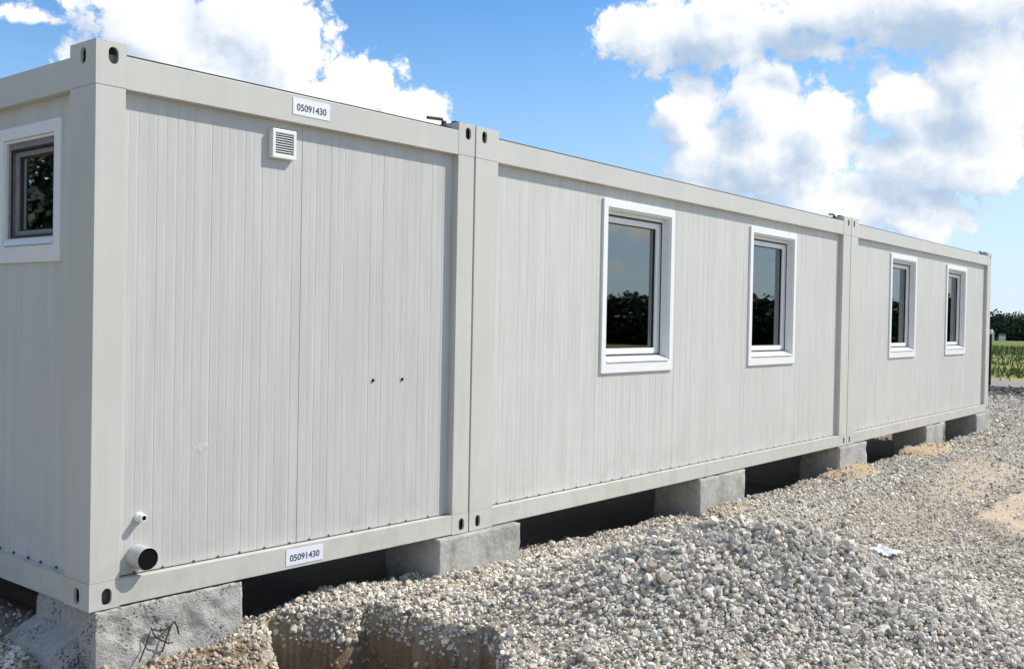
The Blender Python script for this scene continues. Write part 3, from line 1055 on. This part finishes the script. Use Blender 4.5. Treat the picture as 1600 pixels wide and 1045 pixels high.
# ------------------------------------------------------------------ concrete pads
def rough_block(name, x0, x1, y0, y1, z0, z1, seed, amp=0.012, step=0.03, taper=0.0, chips=()):
    """a cast block: subdivided box with worn corners, broken edges and an uneven face"""
    bm = bmesh.new()
    nx_, ny_, nz_ = [max(2, int((b - a) / step)) for a, b in ((x0, x1), (y0, y1), (z0, z1))]
    idx = {}

    def vert(i, j, k):
        if (i, j, k) not in idx:
            idx[(i, j, k)] = bm.verts.new((x0 + (x1 - x0) * i / nx_, y0 + (y1 - y0) * j / ny_, z0 + (z1 - z0) * k / nz_))
        return idx[(i, j, k)]
    for i in range(nx_):
        for k in range(nz_):
            bm.faces.new((vert(i, 0, k), vert(i + 1, 0, k), vert(i + 1, 0, k + 1), vert(i, 0, k + 1)))
            bm.faces.new((vert(i + 1, ny_, k), vert(i, ny_, k), vert(i, ny_, k + 1), vert(i + 1, ny_, k + 1)))
    for j in range(ny_):
        for k in range(nz_):
            bm.faces.new((vert(0, j + 1, k), vert(0, j, k), vert(0, j, k + 1), vert(0, j + 1, k + 1)))
            bm.faces.new((vert(nx_, j, k), vert(nx_, j + 1, k), vert(nx_, j + 1, k + 1), vert(nx_, j, k + 1)))
    for i in range(nx_):
        for j in range(ny_):
            bm.faces.new((vert(i, j, nz_), vert(i + 1, j, nz_), vert(i + 1, j + 1, nz_), vert(i, j + 1, nz_)))
    bmesh.ops.recalc_face_normals(bm, faces=bm.faces)
    bm.normal_update()
    new = {}
    cx, cy = (x0 + x1) / 2, (y0 + y1) / 2
    for vv in bm.verts:
        p = vv.co
        s = Vector((seed * 3.1, seed * 1.7, seed))
        d = mnoise.fractal(p * 14 + s, 0.8, 2.0, 4) * amp * 0.55 + mnoise.noise(p * 3 + s) * amp * 0.35
        # edge wear
        near_edge = sum(1 for a, b, c in ((p.x, x0, x1), (p.y, y0, y1), (p.z, z0, z1)) if min(abs(a - b), abs(a - c)) < step * 1.1)
        if near_edge >= 2:
            d -= 0.002 + 0.026 * max(0.0, mnoise.noise(p * 9 + s) - 0.12)
        q = p + vv.normal * d
        for (hx, hz, hr, hd) in chips:
            rr = math.hypot(p.x - hx, p.z - hz) / hr
            if rr < 1 and vv.normal.y < -0.3:
                q.y += hd * (1 - rr * rr) * (0.7 + 0.6 * mnoise.noise(p * 25 + s))
        if p.z > z1 - 0.001:
            q.z = min(q.z, z1 - 0.001)
        t_ = (z1 - p.z) / (z1 - z0) * taper
        q.x += (p.x - cx) / (x1 - x0) * 2 * t_
        q.y += (p.y - cy) / (y1 - y0) * 2 * t_
        new[vv] = q
    for vv, q in new.items():
        vv.co = q
    o = bm_obj(name, bm, M_CONC if seed in (1, 23) else M_CONC2, None, True)
    return o


PADS = [  # unit, u0, u1, front offset, taper, label
    (0, 0.025, 0.825, -0.004, 0.012, 'pitted rough concrete block under the nearest corner of the row', 0.016),
    (0, 2.235, 3.02, -0.045, 0.004, 'smooth dark grey concrete block under the first joint between containers', 0.007),
    (1, 3.08, 3.98, -0.02, 0.004, 'pale wide concrete block under the middle of the centre container', 0.008),
    (1, 6.36, 7.255, -0.035, 0.004, 'grey concrete block under the second joint, beside yellow sand', 0.008),
    (2, 3.06, 3.90, -0.02, 0.0, 'pale concrete block under the middle of the farthest container', 0.007),
    (2, 5.75, 6.62, -0.03, 0.0, 'last concrete block, under the far right corner of the row', 0.007)]
pads = []
for k, (ui, a, b, off, tp, lab, am) in enumerate(PADS):
    U = UNITS[ui]
    chips = [(0.30, -0.17, 0.10, 0.030), (0.50, -0.20, 0.12, 0.025), (0.12, -0.1, 0.06, 0.02), (0.66, -0.13, 0.07, 0.018)] if k == 0 else []
    if k in (1, 3):
        b = a + 0.785 if k == 1 else a + 0.875
    pb = rough_block('concrete_block', a, b, off, 0.56 if k == 0 else 0.44, -0.80, -0.004 if k != 1 else -0.003, k + 1, am, 0.016 if k < 2 else 0.03, tp, chips)
    pb.location = (U['o'][0], U['o'][1], 0)
    pb.rotation_euler = (0, 0, U['a'])
    tag(pb, lab, 'block', 'concrete blocks carrying the containers')
    pads.append(pb)
# flared footing on the shaded side of the first block
ft = rough_block('footing', -0.11, 0.10, 0.14, 0.60, -0.62, -0.115, 23, 0.012, 0.03, 0.05)
for vv in ft.data.vertices:
    if vv.co.z > -0.35 and vv.co.x < 0.06:
        vv.co.z -= 0.55 * max(0.0, 0.06 - vv.co.x)
ft.parent = pads[0]

# ------------------------------------------------------------------ gravel
def rock_mesh(name, seed, n=13):
    r = random.Random(seed)
    bm = bmesh.new()
    e = Vector((1.0, r.uniform(0.72, 0.95), r.uniform(0.60, 0.85)))
    for _ in range(n):
        d = Vector((r.gauss(0, 1), r.gauss(0, 1), r.gauss(0, 1))).normalized() * r.uniform(0.88, 1.05)
        bm.verts.new((d.x * e.x, d.y * e.y, d.z * e.z))
    res = bmesh.ops.convex_hull(bm, input=bm.verts)
    bmesh.ops.delete(bm, geom=list({g for g in res['geom_interior'] + res['geom_unused'] if isinstance(g, bmesh.types.BMVert)}), context='VERTS')
    me_ = bpy.data.meshes.new(name)
    bm.to_mesh(me_)
    bm.free()
    me_.materials.append(M_STONE)
    return me_


rock_col = bpy.data.collections.new('stone_shapes')
for k in range(9):
    rock_col.objects.link(bpy.data.objects.new('stone_shape', rock_mesh('stone_shape', 100 + k, 16 + k % 5)))


def scatter(x0, x1, y0, y1, dens):
    n = int((x1 - x0) * (y1 - y0) * dens)
    return rng.uniform(x0, x1, n), rng.uniform(y0, y1, n)


def gravel():
    X, Y = [], []
    for reg in ((1.5, 4.8, -3.0, -0.3, 2200), (-1.6, 5.0, -4.2, 0.55, 4300), (5.0, 9.0, -4.6, 0.5, 3000), (9.0, 15.0, -5.5, 0.4, 1700), (15.0, 26.0, -6.5, 4.5, 640),
                (0.3, 2.0, -2.4, 0.15, 15000),
                (-2.6, 0.3, -0.2, 2.2, 500), (24.6, 29.4, -8, 12, 170)):
        a, b = scatter(*reg)
        X.append(a)
        Y.append(b)
    wall = np.concatenate([np.full(len(a), k == 5) for k, a in enumerate(X)])
    extra = np.concatenate([np.full(len(a), k == 0) for k, a in enumerate(X)])
    x, y = np.concatenate(X), np.concatenate(Y)
    # only what can be seen from the photograph's position or a few steps to either side of it
    az = np.degrees(np.arctan2(x - CAM[0], y - CAM[1]))
    vis = (az > 14) & (az < 88)
    x, y, wall, extra = x[vis], y[vis], wall[vis], extra[vis]
    pit = pit_mask(x, y)
    heap = np.clip(heap_mask(x, y) * 1.25, 0, 1)
    keep = np.ones(len(x))
    keep *= 1 - 0.88 * sand_mask(x, y)
    keep *= 1 - 0.95 * pad_mask(x, y)
    dust = dust_mask(x, y)
    keep *= 1 - 0.62 * dust
    keep *= 1 - 0.50 * soil_mask(x, y)
    keep *= np.where(pit > 0.30, 0.35, 1.0)
    keep *= np.where(pit > 0.7, 0.5, 1.0)
    lipz = (pit > 0.02) & (pit < 0.22)
    keep = np.where(wall, np.where(lipz, 0.9, np.where((pit > 0.02) & (pit < 0.97), 0.22, 0.0)), keep)
    keep = np.where(extra, keep * sstep(0.15, 0.5, heap), keep)
    # thinner patches where the dust shows
    keep *= 0.62 + 0.38 * np.maximum(sstep(0.36, 0.55, fbm(x, y, 1.1, 3, 72)), heap)
    s = rng.random(len(x)) < keep
    x, y, heap, pit, wall, dust = x[s], y[s], heap[s], pit[s], wall[s], dust[s]
    n = len(x)
    size = np.clip(rng.lognormal(math.log(0.0108), 0.36, n), 0.005, 0.032)
    size *= 1 + 0.30 * sstep(0.15, 0.8, heap) + 0.15 * sstep(6, 10, x) + 0.45 * sstep(12, 20, x)
    size *= 1 - 0.25 * dust
    size = np.where(wall, size * rng.uniform(0.7, 1.5, n), size)
    size = np.where(x > 24.5, size * rng.uniform(0.8, 2.6, n), size)
    z = height(x, y) + size * (rng.uniform(-0.25, 0.95, n) + 1.0 * heap * rng.random(n))
    z = z + np.where(pit > 0.02, -0.01, 0.0)
    me_ = bpy.data.meshes.new('gravel')
    me_.vertices.add(n)
    me_.vertices.foreach_set('co', np.stack([x, y, z], 1).ravel())
    a = me_.attributes.new('siz', 'FLOAT', 'POINT')
    a.data.foreach_set('value', size.astype(np.float32))
    rot = np.stack([rng.normal(0, 0.55, n), rng.normal(0, 0.55, n), rng.uniform(0, 6.283, n)], 1)
    a = me_.attributes.new('rot', 'FLOAT_VECTOR', 'POINT')
    a.data.foreach_set('vector', rot.astype(np.float32).ravel())
    # colours: mostly pale limestone, some tan, some dark grey
    pale = np.array((0.76, 0.705, 0.61))
    tan = np.array((0.63, 0.555, 0.445))
    dark = np.array((0.26, 0.245, 0.22))
    k = rng.random(n)
    c = np.where((k < 0.66)[:, None], pale, np.where((k < 0.90)[:, None], tan, dark))
    c = c * rng.uniform(0.72, 1.2, n)[:, None]
    grey = np.array((0.49, 0.45, 0.39))  # darker tint for heap stones, the heap's shade put into their colour
    hh = (0.45 * sstep(0.15, 0.55, heap))[:, None]
    c = c * (1 - hh) + hh * grey * rng.uniform(0.5, 1.6, n)[:, None]
    soil = (0.6 * soil_mask(x, y))
    soil = np.maximum(soil, sstep(0.18, 0.36, pit) * (rng.random(n) < 0.92) * 0.96)[:, None]
    c = c * (1 - soil) + soil * np.array((0.27, 0.195, 0.12)) * rng.uniform(0.7, 1.4, n)[:, None]
    rub = sstep(24.2, 25.5, x)[:, None]
    c = c * (1 - rub) + rub * np.array((0.17, 0.15, 0.13)) * rng.uniform(0.5, 1.6, n)[:, None]
    col4 = np.ones((n, 4), np.float32)
    col4[:, :3] = c
    a = me_.color_attributes.new('tint', 'FLOAT_COLOR', 'POINT')
    a.data.foreach_set('color', col4.ravel())
    o = bpy.data.objects.new('gravel', me_)
    COL.objects.link(o)
    ng = bpy.data.node_groups.new('gravel_scatter', 'GeometryNodeTree')
    ng.interface.new_socket('Geometry', in_out='INPUT', socket_type='NodeSocketGeometry')
    ng.interface.new_socket('Geometry', in_out='OUTPUT', socket_type='NodeSocketGeometry')
    N, Lk = ng.nodes.new, ng.links.new
    gi, go = N('NodeGroupInput'), N('NodeGroupOutput')
    ci = N('GeometryNodeCollectionInfo')
    ci.inputs['Collection'].default_value = rock_col
    ci.inputs['Separate Children'].default_value = True
    ci.inputs['Reset Children'].default_value = True
    ip = N('GeometryNodeInstanceOnPoints')
    ip.inputs['Pick Instance'].default_value = True
    at1, at2 = N('GeometryNodeInputNamedAttribute'), N('GeometryNodeInputNamedAttribute')
    at1.data_type = 'FLOAT'
    at1.inputs['Name'].default_value = 'siz'
    at2.data_type = 'FLOAT_VECTOR'
    at2.inputs['Name'].default_value = 'rot'
    rv_ = N('FunctionNodeRandomValue')
    rv_.data_type = 'INT'
    rv_.inputs['Min'].default_value = 0
    rv_.inputs['Max'].default_value = 8
    m2p = N('GeometryNodeMeshToPoints')
    Lk(gi.outputs[0], m2p.inputs['Mesh'])
    Lk(m2p.outputs[0], ip.inputs['Points'])
    Lk(ci.outputs[0], ip.inputs['Instance'])
    for so_ in rv_.outputs:
        if so_.type == 'INT' and so_.enabled:
            Lk(so_, ip.inputs['Instance Index'])
    Lk(at2.outputs['Attribute'], ip.inputs['Rotation'])
    Lk(at1.outputs['Attribute'], ip.inputs['Scale'])
    Lk(ip.outputs[0], go.inputs[0])
    md = o.modifiers.new('scatter', 'NODES')
    md.node_group = ng
    me_.materials.append(M_STONE)
    tag(o, 'pale crushed limestone gravel spread and heaped before the containers', 'gravel', kind='stuff')
    print('stones', n)
    return o


gravel()


# ------------------------------------------------------------------ small things lying about
def hz_at(x, y):
    return float(height(np.array([x]), np.array([y]))[0])


# crumpled white plastic sheet on the gravel
bm = bmesh.new()
bmesh.ops.create_grid(bm, x_segments=22, y_segments=12, size=0.5)
cx, cy = 5.12, -1.83
for vv in bm.verts:
    p = vv.co.copy()
    ux, uy = p.x * 0.24 * (1 + 0.2 * math.sin(p.y * 7)), p.y * 0.20 * (1 + 0.3 * math.sin(p.x * 5 + 1))
    a = -0.15
    wx, wy = cx + ux * math.cos(a) - uy * math.sin(a), cy + ux * math.sin(a) + uy * math.cos(a)
    vv.co = Vector((wx, wy, 0.030 + 0.035 * abs(mnoise.noise(Vector((p.x * 5, p.y * 4, 0.3)))) + 0.022 * mnoise.noise(Vector((p.x * 14, p.y * 12, 3)))))
base = hz_at(cx, cy)
for vv in bm.verts:
    vv.co.z += base
sp_ = bm_obj('plastic_scrap', bm, M_SCRAP, None, True)
sp_.modifiers.new('thick', 'SOLIDIFY').thickness = 0.004
tag(sp_, 'crumpled scrap of white plastic lying on the gravel', 'scrap')


def wire(name, pts, r, mat, parent=None):
    cu = bpy.data.curves.new(name, 'CURVE')
    cu.dimensions = '3D'
    s = cu.splines.new('POLY')
    s.points.add(len(pts) - 1)
    for p, q in zip(s.points, pts):
        p.co = (*q, 1)
    cu.bevel_depth = r
    cu.bevel_resolution = 2
    o = bpy.data.objects.new(name, cu)
    COL.objects.link(o)
    dg = bpy.context.evaluated_depsgraph_get()
    me_ = bpy.data.meshes.new_from_object(o.evaluated_get(dg))
    bpy.data.objects.remove(o)
    me_.materials.clear()
    me_.materials.append(mat)
    o = bpy.data.objects.new(name, me_)
    COL.objects.link(o)
    o.parent = parent
    return o


wr = wire('tie_wire', [(0.225, -0.05, -0.27), (0.275, -0.028, -0.20), (0.302, -0.022, -0.135), (0.325, -0.028, -0.18), (0.375, -0.045, -0.215),
                       (0.40, -0.055, -0.218)], 0.0036, M_WIRE)
tag(wr, 'dark bent tie wire leaning on the pitted near block', 'wire')
wire('wire_strand', [(0.345, -0.05, -0.25), (0.38, -0.035, -0.19), (0.405, -0.03, -0.14), (0.425, -0.03, -0.125), (0.44, -0.032, -0.16), (0.445, -0.035, -0.19)],
     0.004, M_WIRE, wr)
for pts in (((0.302, -0.022, -0.135), (0.33, -0.025, -0.15), (0.37, -0.03, -0.155), (0.40, -0.03, -0.145)),):
    wire('wire_strand', pts, 0.0035, M_WIRE, wr)

# dark post by the lane
px_, py_ = 30.2, 3.62
pz = hz_at(px_, py_)
post = box('fence_post', px_ - 0.035, px_ + 0.035, py_ - 0.035, py_ + 0.035, pz - 0.2, pz + 1.62, M_POST, None, 0.008)
cap = box('post_cap', px_ - 0.055, px_ + 0.055, py_ - 0.055, py_ + 0.055, pz + 1.56, pz + 1.70, M_WHITEWASH, post, 0.02)
tag(post, 'dark upright post with a small white cap beside the lane', 'post')


# far sheds
def shed(x, y, w, h, rz, lab):
    z = hz_at(x, y)
    r = empty('white_shed', (x, y, z), rz)
    box('wall', -w, w, -w * 0.6, w * 0.6, -0.5, h, M_WHITEWASH, r)
    vs = [(-w * 1.1, -w * 0.75, h), (w * 1.1, -w * 0.75, h), (w * 1.1, w * 0.75, h), (-w * 1.1, w * 0.75, h), (-w * 1.1, 0, h * 1.45), (w * 1.1, 0, h * 1.45)]
    mesh_obj('roof', vs, [(0, 1, 5, 4), (2, 3, 4, 5), (3, 0, 4), (1, 2, 5), (3, 2, 1, 0)], M_ROOFTILE, r)
    box('door', -w * 0.2, w * 0.2, -w * 0.6 - 0.05, -w * 0.6 + 0.02, -0.4, h * 0.75, M_POST, r)
    tag(r, lab, 'shed', 'small white sheds at the foot of the wood')


def polar(az_deg, dist):
    a = math.radians(az_deg)
    return CAM[0] + dist * math.sin(a), CAM[1] + dist * math.cos(a)


shed(*polar(76.20, 238), 0.75, 1.35, 1.9, 'far white shed below the wood, nearer to the container row')
shed(*polar(76.75, 240), 0.6, 1.0, 1.5, 'smaller far white shed below the wood, right of the other')


# ------------------------------------------------------------------ far wood and meadow
def leaf_cloud(specs, leaf, per, mat, name):
    """specs: list of (x,y,z,rx,rz) crowns; each filled with small leaf-spray quads"""
    C, S = [], []
    for (x, y, z, rx, rz_, n) in specs:
        d = rng.normal(size=(n, 3))
        d /= np.linalg.norm(d, axis=1)[:, None]
        lob = 1 + 0.28 * np.sin(d[:, 0] * 4 + x) * np.cos(d[:, 1] * 5 + y) + 0.15 * np.sin(d[:, 2] * 7 + x + y)
        rad = (rng.random(n) ** 0.33) * lob
        C.append(np.stack([x + d[:, 0] * rx * rad, y + d[:, 1] * rx * rad, z + d[:, 2] * rz_ * rad], 1))
        S.append(np.full(n, 1.0) * (leaf if n < 150 else leaf * 0.5) * rng.uniform(0.6, 1.5, n))
    C, S = np.concatenate(C), np.concatenate(S)
    n = len(C)
    u = rng.normal(size=(n, 3))
    u /= np.linalg.norm(u, axis=1)[:, None]
    w = rng.normal(size=(n, 3))
    v_ = np.cross(u, w)
    v_ /= np.linalg.norm(v_, axis=1)[:, None]
    u, v_ = u * S[:, None], v_ * S[:, None] * 0.7
    V = np.stack([C - u - v_ * 0.4, C + u * 0.3 - v_, C + u + v_ * 0.4, C - u * 0.3 + v_], 1).reshape(-1, 3)
    me_ = bpy.data.meshes.new(name)
    me_.vertices.add(len(V))
    me_.vertices.foreach_set('co', V.ravel())
    me_.loops.add(n * 4)
    me_.loops.foreach_set('vertex_index', np.arange(n * 4))
    me_.polygons.add(n)
    me_.polygons.foreach_set('loop_start', np.arange(n) * 4)
    me_.update(calc_edges=True)
    me_.materials.append(mat)
    o = bpy.data.objects.new(name, me_)
    COL.objects.link(o)
    return o


spec = []
for k in range(1900):
    a = rng.uniform(0, 360)
    if k < 500:
        a = rng.uniform(66, 140)
    elif k >= 1500:
        a = rng.uniform(92, 150)
    dist = rng.uniform(243, 285)
    if 92 < a < 150:
        dist = rng.uniform(84, 98)
    x, y = polar(a, dist)
    top = rng.uniform(4.9, 6.1)
    if 92 < a < 150:
        top = rng.uniform(3.5, 4.0)
    g = hz_at(x, y)
    dens = 900 if 71 < a < 82 else (320 if 66 < a < 150 else 45)
    spec.append((x, y, g + top * 0.5, rng.uniform(3.2, 5.0), top * 0.50, dens))
# a taller stand on the left of the site, opposite the long side of the nearest container
for k in range(24):
    a = rng.uniform(-48, -6)
    dist = rng.uniform(34, 46)
    x, y = polar(a, dist)
    top = rng.uniform(9, 13)
    spec.append((x, y, hz_at(x, y) + top * 0.5, rng.uniform(2.4, 3.6), top * 0.52, 4200))
stand = spec[1900:]
spec = spec[:1900]
wood = leaf_cloud(spec, 0.50, 0, M_WOOD, 'wood')
tag(wood, 'dark green far-off wood closing the horizon', 'wood', kind='stuff')

ever = leaf_cloud(stand, 0.27, 0, leaf_mat('evergreen_needles', (0.006, 0.011, 0.007), (0.014, 0.022, 0.012), 0.2), 'evergreen_stand')
tag(ever, 'tall dark evergreen stand off to the left of the site', 'wood', kind='stuff')

# meadow: tufts of blades in the near field beyond the lane
bx, by, bz, hgt = [], [], [], []
n = 60000
x = 34.2 + rng.random(n) ** 1.6 * 90
y = rng.uniform(-26, 44, n)
s = rng.random(n) < sstep(33.8, 38, x) * (0.25 + 0.75 * (fbm(x, y, 0.25, 3, 81) > 0.45))
x, y = x[s], y[s]
n = len(x)
z = height(x, y)
hh = rng.uniform(0.10, 0.42, n) * (0.6 + 0.8 * fbm(x, y, 0.15, 2, 82))
ang = rng.uniform(0, 6.283, n)
wd = rng.uniform(0.02, 0.06, n)
lx, ly = rng.normal(0, 0.16, n), rng.normal(0, 0.16, n)
V = np.stack([np.stack([x - np.cos(ang) * wd, y - np.sin(ang) * wd, z - 0.03], 1), np.stack([x + np.cos(ang) * wd, y + np.sin(ang) * wd, z - 0.03], 1),
              np.stack([x + lx, y + ly, z + hh], 1)], 1).reshape(-1, 3)
grass = mesh_obj('grass', V, [tuple(f) for f in np.arange(n * 3).reshape(-1, 3)], M_GRASS)
tag(grass, 'rough green meadow grass beyond the lane', 'grass', kind='stuff')
